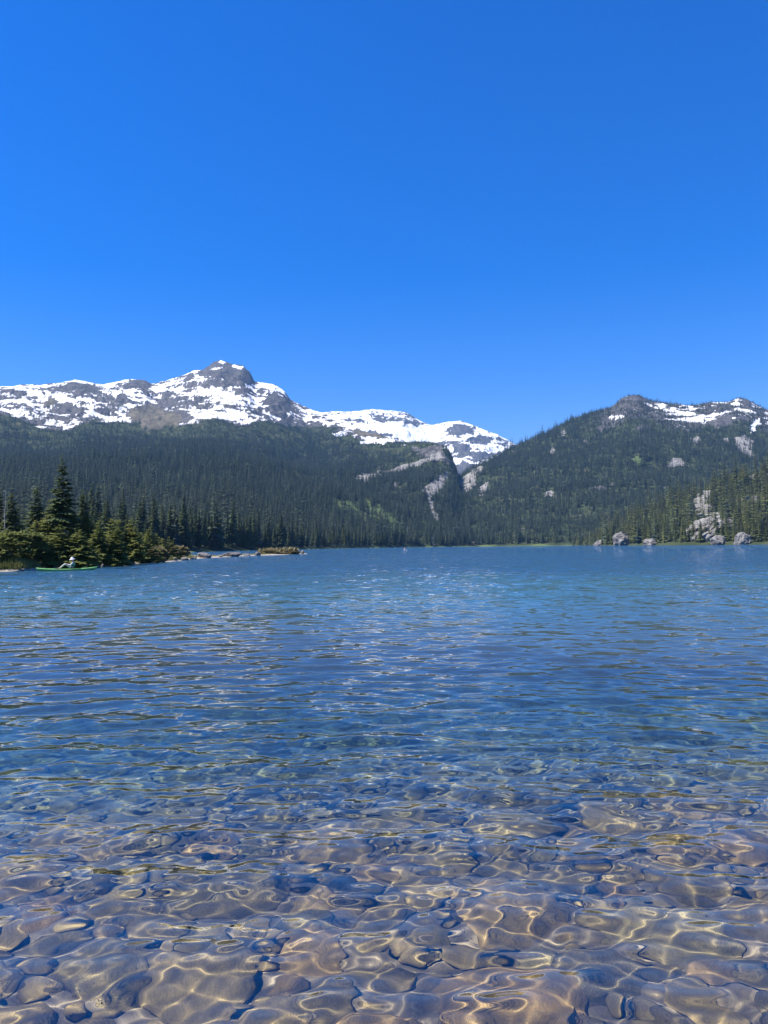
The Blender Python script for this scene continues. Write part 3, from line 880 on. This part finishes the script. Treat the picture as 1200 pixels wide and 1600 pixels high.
def pads_geo(rng, w, dep, h, n, leaf):
    """bush of flattened needle pads: sprays lie on the outer, upper sides of many lobes"""
    lobes = []
    for _ in range(int(14 + 5 * w)):
        a = rng.uniform(0, 6.28); r_ = math.sqrt(rng.random()) * rng.uniform(.6, 1.0); t = rng.random() ** .8
        rr = (1 - .62 * t ** 1.6)
        lobes.append((np.array((math.cos(a) * r_ * w / 2 * rr, math.sin(a) * r_ * dep / 2 * rr, h * (.12 + .74 * t))),
                      np.array((w * rng.uniform(.12, .27), dep * rng.uniform(.12, .27), h * rng.uniform(.04, .09)))))
    vol = np.array([l[1][0] * l[1][1] for l in lobes]); vol /= vol.sum()
    pick = rng.choice(len(lobes), n, p=vol)
    c = np.array([l[0] for l in lobes])[pick]; s_ = np.array([l[1] for l in lobes])[pick]
    d = rng.normal(size=(n, 3)); d[:, 2] = np.abs(d[:, 2]) * .9 - .25; d /= np.linalg.norm(d, axis=1)[:, None]
    p = c + d * s_ * rng.uniform(.75, 1.12, (n, 1))
    out = np.stack([d[:, 0], d[:, 1], .15 + .4 * np.maximum(d[:, 2], 0)], 1) + rng.normal(size=(n, 3)) * .35
    out /= np.linalg.norm(out, axis=1)[:, None]
    sdv = np.stack([out[:, 1], -out[:, 0], np.zeros(n)], 1); sdv /= np.linalg.norm(sdv, axis=1)[:, None] + 1e-6
    L = leaf * rng.uniform(.6, 2.0, (n, 1)); dn = np.array((0, 0, 1.0)) * L * .1
    ok = p[:, 2] > .03
    V = np.stack([p, p + out * L * .5 + sdv * L * .40 - dn, p + out * L, p + out * L * .5 - sdv * L * .40 - dn], 1)[ok].reshape(-1, 3)
    q = np.arange(len(V) // 4)[:, None] * 4
    F = np.concatenate([q + np.array([[0, 1, 2]]), q + np.array([[0, 2, 3]])])
    return V, F, lobes

def stems_geo(lobes, r_=.04):
    V, F = [], []
    for c, s_ in lobes[::2]:
        top = np.array(c) ; bot = np.array((c[0] * .15, c[1] * .15, -.15))
        ax = top - bot; u = np.cross(ax, (1, .2, 0)); u /= np.linalg.norm(u); v = np.cross(ax, u); v /= np.linalg.norm(v)
        b = len(V)
        for p, rr in ((bot, r_), ((bot + top) / 2 + u * .05, r_ * .7), (top, r_ * .25)):
            for k in range(5):
                a = 6.283 * k / 5; V.append(p + (u * math.cos(a) + v * math.sin(a)) * rr)
        for q in (0, 5):
            for k in range(5):
                i, j = b + q + k, b + q + (k + 1) % 5
                F.extend([(i, j, j + 5), (i, j + 5, i + 5)])
    return np.array(V), np.array(F)

def build_point_plants():
    rng = np.random.default_rng(31)
    needle = foliage_material('hemlock_needles', (.11, .14, .036), (.17, .19, .048), (.34, .33, .085), 1.2, .35)
    willow = foliage_material('willow_leaves', (.14, .17, .055), (.18, .20, .065), (.30, .30, .12), 1.5, .35)
    heath = foliage_material('heath_twigs', (.20, .18, .10), (.26, .23, .12), (.36, .30, .18), 2.0)
    # conifers: px, top y, distance, crown radius/height, base of crown, side sprays, droop, sparse, what singles it out
    spec = [
        (97, 706, 77, .205, .26, 10, .50, .24, .95, 'tallest conifer on the point, dark broad crown above a bare trunk'),
        (129, 762, 80, .19, .05, 6, .45, .05, .8, 'narrow pointed conifer standing just beside the tallest one on the point'),
        (56, 755, 84, .20, .06, 6, .45, .12, .7, 'ragged yellow green conifer between the tallest tree and the picture edge'),
        (17, 766, 80, .20, .08, 6, .45, .10, .7, 'layered conifer near the picture edge above pale shrubs'),
        (-2, 760, 86, .20, .10, 5, .45, .10, .8, 'conifer cut off by the picture edge on the wooded point'),
        (197, 798, 92, .120, .10, 6, .5, .10, .8, 'small thin spired conifer at the outer end of the bushes'),
        (38, 792, 96, .16, .06, 5, .45, .05, .8, 'short dark conifer half hidden behind the layered trees of the point'),
        (77, 783, 98, .15, .06, 5, .45, .05, .8, 'dark conifer showing behind the trunk of the tallest tree'),
        (112, 800, 90, .17, .06, 6, .45, .05, .8, 'low conifer below the crown of the tallest tree'),
        (148, 786, 104, .15, .06, 5, .45, .05, .8, 'dark conifer rising behind the rounded bush on the point'),
        (165, 780, 112, .15, .06, 5, .45, .05, .8, 'taller of the dark conifers behind the outer bushes'),
        (182, 793, 108, .15, .06, 5, .45, .05, .8, 'dark conifer next to the thin spired one, slightly behind'),
        (212, 803, 116, .15, .06, 5, .45, .05, .8, 'small conifer behind the outer bushes nearest to the forest row'),
        (228, 806, 128, .15, .06, 5, .45, .05, .8, 'last small conifer of the point before the open bank'),
        (30, 780, 92, .19, .06, 5, .45, .05, .8, 'conifer filling the gap between the two yellow green trees'),
        (141, 798, 88, .18, .06, 5, .45, .05, .8, 'short conifer between the narrow pointed tree and the tall rounded bush'),
        (156, 794, 95, .17, .06, 5, .45, .05, .8, 'conifer directly above the tall rounded bush'),
        (176, 806, 90, .18, .06, 5, .45, .05, .8, 'stubby conifer between the tall rounded bush and the thin spired tree'),
        (86, 800, 88, .18, .06, 5, .45, .05, .8, 'low dark conifer at the foot of the tallest tree, toward the edge'),
        (215, 818, 96, .18, .06, 5, .45, .05, .8, 'little conifer poking above the yellow green bush'),
    ]
    for i, (px, ty, d, rad, base, sub, droop, sparse, shp, lab) in enumerate(spec):
        x, y = pd(px, d); z = pz(x, y)
        top = CAM_H + (horizon_y(px) - ty) / 1200 * y
        h = top - z
        big = i < 6
        k = conifer_kind(900 + i, rad, 44 if big else 24, 12 if big else 9, FIR_NEAR, sub=sub, base=base, droop=droop, sparse=sparse, shape=shp, ragged=.6, trunk=.015, lean=rng.normal() * .01)
        conifer(k, (x, y, z - .2), h, rng.uniform(0, 6.28), lab, 'conifers on the wooded point')
    # dead snag
    x, y = pd(7, 79); z = pz(x, y)
    hh = CAM_H + (horizon_y(7) - 748) / 1200 * y - z
    v, f = trunk_geo(hh, .07, lean=.01, seed=3, rings=9)
    nt = NT('dead_wood'); n = nt.noise(nt.objco(), 5, 4, .6); nt.bsdf(nt.ramp(n, [(.3, (.22, .21, .20)), (.7, (.42, .40, .38))]), .9, None, .1)
    root = link(bpy.data.objects.new('dead_tree', None)); root.location = (x, y, z - .2); tag(root, 'thin grey bare dead trunk near the picture edge on the point', 'tree')
    link(bpy.data.objects.new('trunk', tri_mesh('trunk', [(v, f, 0)], [nt.m], True)), root)
    for q in range(14):
        t = rng.uniform(.25, .95); a = rng.uniform(0, 6.28); L = (1 - t) * .9 + .2
        bv, bf = trunk_geo(L, .02, seed=q, rings=3, seg=4)
        M = np.array(Matrix.Translation((0, 0, t * hh)) @ Matrix.Rotation(a, 4, 'Z') @ Matrix.Rotation(R(rng.uniform(60, 105)), 4, 'Y'))
        link(bpy.data.objects.new('branch', tri_mesh('branch', [(bv @ M[:3, :3].T + M[:3, 3], bf, 0)], [nt.m])), root)
    # bushes: px centre, foot y px, width px, height px, depth ratio, distance, material, label
    bush = [
        (100, 82, 50, 68.5, needle, 'broad dark layered evergreen bush directly behind the green kayak', 6200),
        (18, 46, 40, 64.5, willow, 'pale green leafy bush at the water beside the picture edge', 3400),
        (50, 38, 44, 67, willow, 'light green bush between the pale bush and the broad evergreen bush', 3200),
        (164, 54, 56, 73, needle, 'tall rounded evergreen bush beyond the stern of the green kayak', 4600),
        (130, 46, 52, 77, needle, 'green evergreen bush rising behind the broad layered bush', 3600),
        (200, 44, 50, 81, needle, 'yellow green bush with upright tips past the tall rounded bush', 3800),
        (226, 36, 36, 86, needle, 'dome shaped dark bush at the water near the open bank', 3000),
        (74, 40, 48, 78, needle, 'olive bush below the crown of the tallest conifer', 3000),
        (246, 22, 20, 90, heath, 'small brownish bush on the open bank past the dome shaped bush', 1500),
        (262, 26, 24, 100, needle, 'low green bush on top of the open bank', 1700),
        (280, 22, 13, 108, heath, 'lowest brown heath clump toward the end of the bank', 1200),
        (240, 30, 30, 106, needle, 'olive bush at the back of the open bank', 2000),
        (-30, 50, 46, 66, willow, 'leafy bush cut off by the picture edge', 2500),
        (442, 40, 4, 167, heath, 'pale low dry clump on the end of the spit', 1500),
        (420, 24, 3, 163, heath, 'smaller pale dry clump on the spit beside the other one', 900),
    ]
    for px, wp, hp, d, m, lab, n in bush:
        x, y = pd(px, d); z = pz(x, y)
        w = wp / 1200 * y * 1.15; h = hp / 1200 * y * (1.42 if m is needle else 1.15)
        if m is needle:
            # several leaning layered tops growing together
            VV, FF, k0, lobes = [], [], 0, []
            nt_ = 3 + int(w / 1.1)
            for q in range(nt_):
                ox = (q - (nt_ - 1) / 2) / nt_ * w * .8 + rng.normal() * .12; oy = rng.normal() * w * .16
                th_ = h * (1 - .75 * abs(ox / (w * .62)) ** 1.8) * rng.uniform(.72, 1.05)
                cv, cf = crown_geo(th_, max(.37 * w, .6) * rng.uniform(.75, 1.1), max(9, int(th_ * 6)), 11, int(rng.integers(1e6)), base=.04, sub=7, droop=.30, ragged=.5, shape=rng.uniform(.5, .8), sparse=.15, lean=rng.normal() * .06)
                VV.append(cv + np.array((ox, oy, 0))); FF.append(cf + k0); k0 += len(cv)
                lobes += [(np.array((ox, oy, th_ * .8)), None), (np.array((ox, oy, th_ * .4)), None)]
            v, f = np.concatenate(VV), np.concatenate(FF)
        else:
            v, f, lobes = pads_geo(rng, w, w * .8, h, n, max(.2, .0042 * d))
        root = link(bpy.data.objects.new('bush', None)); root.location = (x, y, z - .05); tag(root, lab, 'bush', 'bushes on the wooded point')
        link(bpy.data.objects.new('foliage', tri_mesh('foliage', [(v, f, 0)], [m])), root)
        sv, sf = stems_geo(lobes)
        link(bpy.data.objects.new('stem', tri_mesh('stem', [(sv, sf, 0)], [BARK], True)), root)
    # grass along the banks
    n = 16000
    px = rng.uniform(-60, 470, n)
    d = np.interp(px, [p[0] for p in POINT_EDGE[:17]], [p[1] for p in POINT_EDGE[:17]]) + rng.exponential(3.5, n)
    az = az_of(px); x = d * np.sin(az); y = d * np.cos(az); z = point_z(x, y)
    keep = (z > .12) & ((px < 300) | (rng.random(n) < .4))
    x, y, z, px = (np.repeat(q[keep][:6000], 4) for q in (x, y, z, px))
    m = len(x)
    hgt = rng.uniform(.12, .42, m) * np.where(px < 60, 1.3, 1) * np.where(px > 290, .8, 1)
    an = rng.uniform(0, 6.28, m); ca, sa = np.cos(an), np.sin(an)
    ox, oy = rng.normal(size=(2, m)) * .09
    V = np.stack([np.stack([x + ox - sa * .035, y + oy + ca * .035, z - .02], 1), np.stack([x + ox + sa * .035, y + oy - ca * .035, z - .02], 1),
                  np.stack([x + ox + ca * hgt * .4, y + oy + sa * hgt * .4, z + hgt], 1)], 1).reshape(-1, 3)
    F = np.arange(m * 3).reshape(-1, 3)
    gm = foliage_material('bank_grass', (.14, .16, .045), (.16, .17, .05), (.30, .27, .12), .5)
    tag(link(bpy.data.objects.new('grass', tri_mesh('grass', [(np.array(V), np.array(F), 0)], [gm]))), 'yellow green grass along the bank of the point', None, kind='stuff')

build_point_plants()

# ------------------------------------------------------------------ rocks on the shores
def granite_material():
    nt = NT('granite'); p = nt.objco()
    n = nt.noise(p, 2.2, 6, .65); n2 = nt.noise(p, 9, 5, .6); n3 = nt.noise(p, 1.1, 3, .6, .6)
    c = nt.ramp(n, [(.28, (.09, .088, .085)), (.5, (.19, .18, .17)), (.72, (.33, .315, .29))])
    c = nt.mix(nt.mrange(n3, .56, .66), c, (.11, .105, .10))
    nt.bsdf(c, .9, nt.bump(nt.math('ADD', n, nt.math('MULTIPLY', n2, .5)), .8, .12), .15)
    return nt.m

def crag_mesh(seed):
    """blocky fractured outcrop, unit size"""
    me = stone_mesh('outcrop', seed, 5, 20, 60)
    P = np.empty(len(me.vertices) * 3, np.float32); me.vertices.foreach_get('co', P); P = P.reshape(-1, 3)
    rng = np.random.default_rng(seed)
    n = fbm(P[:, 0] * 1.7 + P[:, 2] * .6 + seed, P[:, 1] * 1.7 - P[:, 2] * 1.1, 4, seed, ridged=True)
    cr = fbm(P[:, 0] * 1.5 + P[:, 1] * .9 + seed * .7, P[:, 2] * 1.2 + P[:, 1] * .5, 2, seed + 4)
    P = P * (1 + .05 * n - .10 * np.exp(-(cr / .04) ** 2))[:, None]
    me.vertices.foreach_set('co', P.astype(np.float32).ravel()); me.update()
    me.polygons.foreach_set('use_smooth', np.zeros(len(me.polygons), bool))
    return me

def build_rocks():
    rng = np.random.default_rng(63)
    mat = granite_material()
    def rock(name, loc, sc, turn, seed, lab, group=None, crag=False, tilt=0.1):
        me = crag_mesh(seed) if crag else stone_mesh(name, seed, 4)
        me.materials.append(mat)
        o = link(bpy.data.objects.new(name, me)); o.location = loc; o.scale = sc; o.rotation_euler = (rng.normal() * tilt, rng.normal() * tilt, turn)
        tag(o, lab, 'rock', group); return o
    G = 'boulders along the point and spit'
    spec = [  # px, distance, width px, height px, label
        (319, 124, 22, 9, 'rounded pale boulder at the root of the spit'), (362, 138, 30, 8, 'broad flat pale boulder in the middle of the spit'),
        (345, 132, 10, 4, 'small stone between the two pale boulders'), (385, 146, 14, 4, 'low flat stone just past the broad flat boulder'),
        (402, 151, 12, 6, 'small pale rock where the spit turns grassy'), (462, 168, 9, 5, 'dark grey stone near the tip of the spit'),
        (472, 171, 7, 5, 'outermost stone at the tip of the spit'), (233, 87.5, 20, 5, 'flat grey stone at the waterline below the dome shaped bush'),
        (252, 92, 14, 5, 'grey stone at the waterline beside the flat grey stone'), (272, 98, 10, 4, 'small pale stone at the foot of the open bank'),
        (288, 105, 16, 5, 'tan stone at the end of the open bank'), (302, 112, 12, 5, 'tan stone touching the rounded pale boulder'),
        (22, 62, 20, 4, 'flat tan stone at the water below the pale green bush'), (34, 62.5, 12, 3, 'smaller tan stone next to the flat tan stone'),
        (86, 66.5, 14, 4, 'flat salmon coloured stone behind the bow of the green kayak'), (160, 71.5, 6, 7, 'small upright pale stone behind the stern of the green kayak'),
        (205, 80, 12, 4, 'flat stone at the water below the yellow green bush'), (184, 76.5, 10, 3, 'low stone between the tall rounded bush and the water')]
    for i, (px, d, wp, hp, lab) in enumerate(spec):
        x, y = pd(px, d); w = wp / 1200 * y / 2; h = hp / 1200 * y
        rock('boulder', (x, y, max(pz(x, y), -.05) + h * .3), (w, w * .8, h * .75), rng.uniform(0, 6), 1000 + i, lab, G)
    # outcrops on the far right shore and on the hill
    Hh = MOUNT[3]
    big = [  # px, offset from the shore, width px, height px, label
        (937, 2, 24, 18, 'smallest grey outcrop at the left end of the hill shore'), (973, 2, 40, 27, 'largest pale grey outcrop standing in the water at the hill foot'),
        (1018, 2, 34, 16, 'low sloping pale outcrop between the largest one and the cliff'), (1160, 2, 26, 23, 'dark rounded outcrop at the water beyond the cliff'),
        (1104, 30, 58, 40, 'tall pale fractured cliff among the conifers of the hill'), (1094, 95, 32, 22, 'pale rock face above the tall cliff on the hill'),
        (1122, 4, 26, 16, 'grey rock foot of the cliff at the waterline'), (1136, 80, 16, 16, 'small rock face beside the tall cliff, among trees'),
        (1080, 45, 24, 18, 'grey rock step beside the tall cliff, toward the pale outcrops'), (1170, 170, 26, 18, 'bare rock slab near the picture edge high on the hill'),
        (1104, 150, 24, 16, 'rounded bare rock high on the hill above the cliff')]
    for i, (px, off, wp, hp, lab) in enumerate(big):
        dsx = float(np.interp(px, np.linspace(Hh.x0, Hh.x1, Hh.nc), Hh.ds)); d = dsx + off
        x, y = pd(px, d); g = ground(Hh, x, y); w = wp / 1200 * y / 2; h = hp / 1200 * y
        rock('outcrop', (x, y, g + h * .02), (w * 1.12, w * (1.0 if off < 3 else 1.6), h * .8), rng.uniform(0, 6) if off < 3 else 0.0, 1200 + i, lab, 'rock outcrops at the hill', True, .06)

build_rocks()

# ------------------------------------------------------------------ kayaks and paddlers
def plain(name, c, rough=.5, spec=.4):
    nt = NT(name); n = nt.noise(nt.objco(), 14, 3, .6)
    nt.bsdf(nt.mix(nt.mrange(n, .3, .7, 0, .25), c, tuple(v * .7 for v in c)), rough, None, spec); return nt.m

def build_kayak(loc, turn, hull_c, lab, L=4.15):
    root = link(bpy.data.objects.new('kayak', None)); root.location = loc; root.rotation_euler = (0, 0, turn)
    tag(root, lab, 'kayak', 'kayaks on the lake')
    ns, nk = 33, 14
    V = []
    for i in range(ns):
        u = -1 + 2 * i / (ns - 1); w = .33 * max(1 - abs(u) ** 2.3, 0) ** .75 + .012
        sheer = .09 + .11 * abs(u) ** 2.6; keel = -.12 + .20 * abs(u) ** 4
        well = .10 * max(0, 1 - (abs(u - .02) / .42) ** 4)
        for k in range(nk):
            a = k / nk * 2 * math.pi
            cx, cz = math.cos(a), math.sin(a)
            yy = w * math.copysign(abs(cx) ** .7, cx)
            zz = sheer + .05 * cz - well * max(0, 1 - (yy / (w * .8)) ** 4) if cz > 0 else sheer + (sheer - keel) * -abs(cz) ** .8
            V.append((u * L / 2, yy, zz))
    F = []
    for i in range(ns - 1):
        for k in range(nk):
            a = i * nk + k; b = i * nk + (k + 1) % nk
            F.append((a, b, b + nk, a + nk))
    me = mesh_np('hull', np.array(V), np.array(F)[:, ::-1])
    me.materials.append(plain('kayak_plastic', hull_c, .35))
    link(bpy.data.objects.new('hull', me), root)
    # seat back and two hatch covers
    dark = plain('kayak_fittings', (.03, .03, .035), .6)
    bm = bmesh.new(); bmesh.ops.create_cube(bm, size=1)
    bmesh.ops.scale(bm, vec=(.06, .38, .30), verts=bm.verts); bmesh.ops.bevel(bm, geom=bm.edges[:], offset=.025, segments=2, affect='EDGES')
    m = bpy.data.meshes.new('seat_back'); bm.to_mesh(m); bm.free(); m.materials.append(dark)
    o = link(bpy.data.objects.new('seat_back', m), root); o.location = (.30, 0, .25); o.rotation_euler = (0, R(12), 0)
    for u in (-1.45, 1.35):
        bm = bmesh.new(); bmesh.ops.create_cone(bm, cap_ends=True, segments=16, radius1=.13, radius2=.12, depth=.03)
        m = bpy.data.meshes.new('hatch'); bm.to_mesh(m); bm.free(); m.materials.append(dark)
        o = link(bpy.data.objects.new('hatch', m), root); o.location = (u, 0, .15 + .16 * abs(u / 2.3) ** 2.6 + .06)
    return root

def skin_mesh(name, joints, bones, mat, root_i=0, sub=2):
    me = bpy.data.meshes.new(name); me.from_pydata([j[:3] for j in joints], bones, [])
    o = bpy.data.objects.new(name, me); link(o)
    md = o.modifiers.new('skin', 'SKIN'); md.use_smooth_shade = True
    o.modifiers.new('round', 'SUBSURF').levels = sub; o.modifiers['round'].render_levels = sub
    if not me.skin_vertices: me.skin_vertices.new()
    for i, j in enumerate(joints):
        sv = me.skin_vertices[0].data[i]; r_ = j[3]; sv.radius = (r_, r_) if not isinstance(r_, tuple) else r_
        sv.use_root = i == root_i
    me.materials.append(mat); return o

def build_paddler(loc, turn, lab, vest_c, hat_c, leg_c):
    """seated, facing -x, knees drawn up, arms reaching to the knees"""
    skin = plain('skin', (.62, .42, .32), .6)
    J = [(0, 0, .10, .145)]; B = []
    def add(p, r_, par):
        J.append((*p, r_)); B.append((par, len(J) - 1)); return len(J) - 1
    w = add((.06, 0, .26, ), .125, 0); ch = add((.09, 0, .44), .135, w); nk = add((.06, 0, .585), .055, ch); hd = add((.03, 0, .69), .088, nk); add((.015, 0, .78), .078, hd)
    for s_ in (-1, 1):
        hip = add((-.03, .09 * s_, .10), .085, 0); kn = add((-.46, .12 * s_, .40), .056, hip); an = add((-.84, .11 * s_, .08), .040, kn); add((-1.0, .11 * s_, .07), .034, an)
        sh = add((.08, .185 * s_, .50), .058, ch); el = add((-.10, .26 * s_, .30), .042, sh); wr = add((-.34, .18 * s_, .38), .030, el); pa = add((-.41, .16 * s_, .40), .034, wr)
        for q, (dy, dl) in enumerate(((-.028, .07), (-.01, .085), (.01, .08), (.028, .065))):
            f1 = add((-.46, .16 * s_ + dy, .405), .009, pa); add((-.46 - dl * .5, .16 * s_ + dy, .37), .008, f1)
        th = add((-.40, (.16 - .05) * s_, .37), .010, pa); add((-.44, (.16 - .06) * s_, .355), .008, th)
    o = skin_mesh('person', J, B, skin); o.location = loc; o.rotation_euler = (0, 0, turn)
    tag(o, lab, 'person', 'paddlers on the lake')
    v = skin_mesh('vest', [(.03, 0, .16, (.155, .15)), (.07, 0, .30, (.15, .16)), (.09, 0, .45, (.155, .19)), (.075, 0, .53, (.09, .12))], [(0, 1), (1, 2), (2, 3)], plain('vest_cloth', vest_c, .8)); v.parent = o
    for s_ in (-1, 1):
        t = skin_mesh('trouser_leg', [(-.02, .085 * s_, .10, .10), (-.46, .12 * s_, .405, .068), (-.80, .112 * s_, .115, .052)], [(0, 1), (1, 2)], plain('trouser_cloth', leg_c, .85)); t.parent = o
        b = skin_mesh('shoe', [(-.82, .11 * s_, .06, .05), (-.93, .11 * s_, .065, .045), (-1.05, .11 * s_, .06, .035)], [(0, 1), (1, 2)], plain('shoe_rubber', (.02, .02, .025), .7)); b.parent = o
        a = skin_mesh('sleeve', [(.08, .17 * s_, .50, .072), (-.10, .26 * s_, .30, .054), (-.29, .20 * s_, .365, .040)], [(0, 1), (1, 2)], plain('sleeve_cloth', leg_c, .85)); a.parent = o
    # brimmed hat: lathe
    prof = [(.001, .145), (.06, .14), (.095, .115), (.105, .06), (.11, .02), (.16, .0), (.215, -.03), (.212, -.038), (.15, -.012), (.10, .01)]
    V, F, n = [], [], 20
    for r_, z in prof:
        for k in range(n): a_ = 6.2832 * k / n; V.append((r_ * math.cos(a_), r_ * math.sin(a_), z))
    for i in range(len(prof) - 1):
        for k in range(n): F.append((i * n + k, i * n + (k + 1) % n, (i + 1) * n + (k + 1) % n, (i + 1) * n + k))
    me = mesh_np('hat', np.array(V), np.array(F)); me.materials.append(plain('hat_cloth', hat_c, .85))
    h = link(bpy.data.objects.new('hat', me), o); h.location = (.02, 0, .755); h.rotation_euler = (0, R(-6), 0)
    hr = skin_mesh('hair', [(.05, 0, .70, .092), (.07, 0, .64, .075)], [(0, 1)], plain('hair', (.06, .04, .025), .7)); hr.parent = o
    return o

def build_boats():
    x, y = pd(105, 61); a = -az_of(105)
    build_kayak((x, y, .02), a, (.19, .43, .13), 'bright green kayak floating in front of the bushes of the point')
    px_, py_ = pd(112.5, 61)
    build_paddler((px_, py_, .10), a, 'person in white brimmed hat and green vest sitting in the green kayak', (.05, .30, .14), (.80, .78, .76), (.62, .60, .52))
    x, y = pd(632, 250)
    build_kayak((x, y, .02), R(68), (.72, .72, .74), 'tiny white kayak far out before the dark forest')
    build_paddler((x, y, .10), R(68), 'tiny distant person in red vest in the white kayak', (.62, .06, .05), (.75, .30, .26), (.60, .58, .58))

build_boats()

# ------------------------------------------------------------------ haze
def build_haze():
    bm = bmesh.new(); bmesh.ops.create_cube(bm, size=1)
    me = bpy.data.meshes.new('haze'); bm.to_mesh(me); bm.free()
    nt = NT('mountain_air')
    pv = nt.n('ShaderNodeVolumePrincipled')
    pv.inputs['Color'].default_value = (0.24, 0.54, 1.0, 1); pv.inputs['Density'].default_value = 0.000062
    pv.inputs['Anisotropy'].default_value = 0.0
    nt.l(pv.outputs[0], nt.out.inputs['Volume'])
    me.materials.append(nt.m)
    o = tag(link(bpy.data.objects.new('haze', me)), 'thin blue haze in the mountain air', None, kind='stuff')
    o.location = (0, 3200, 500); o.scale = (13000, 8400, 1040)
    return o
build_haze()
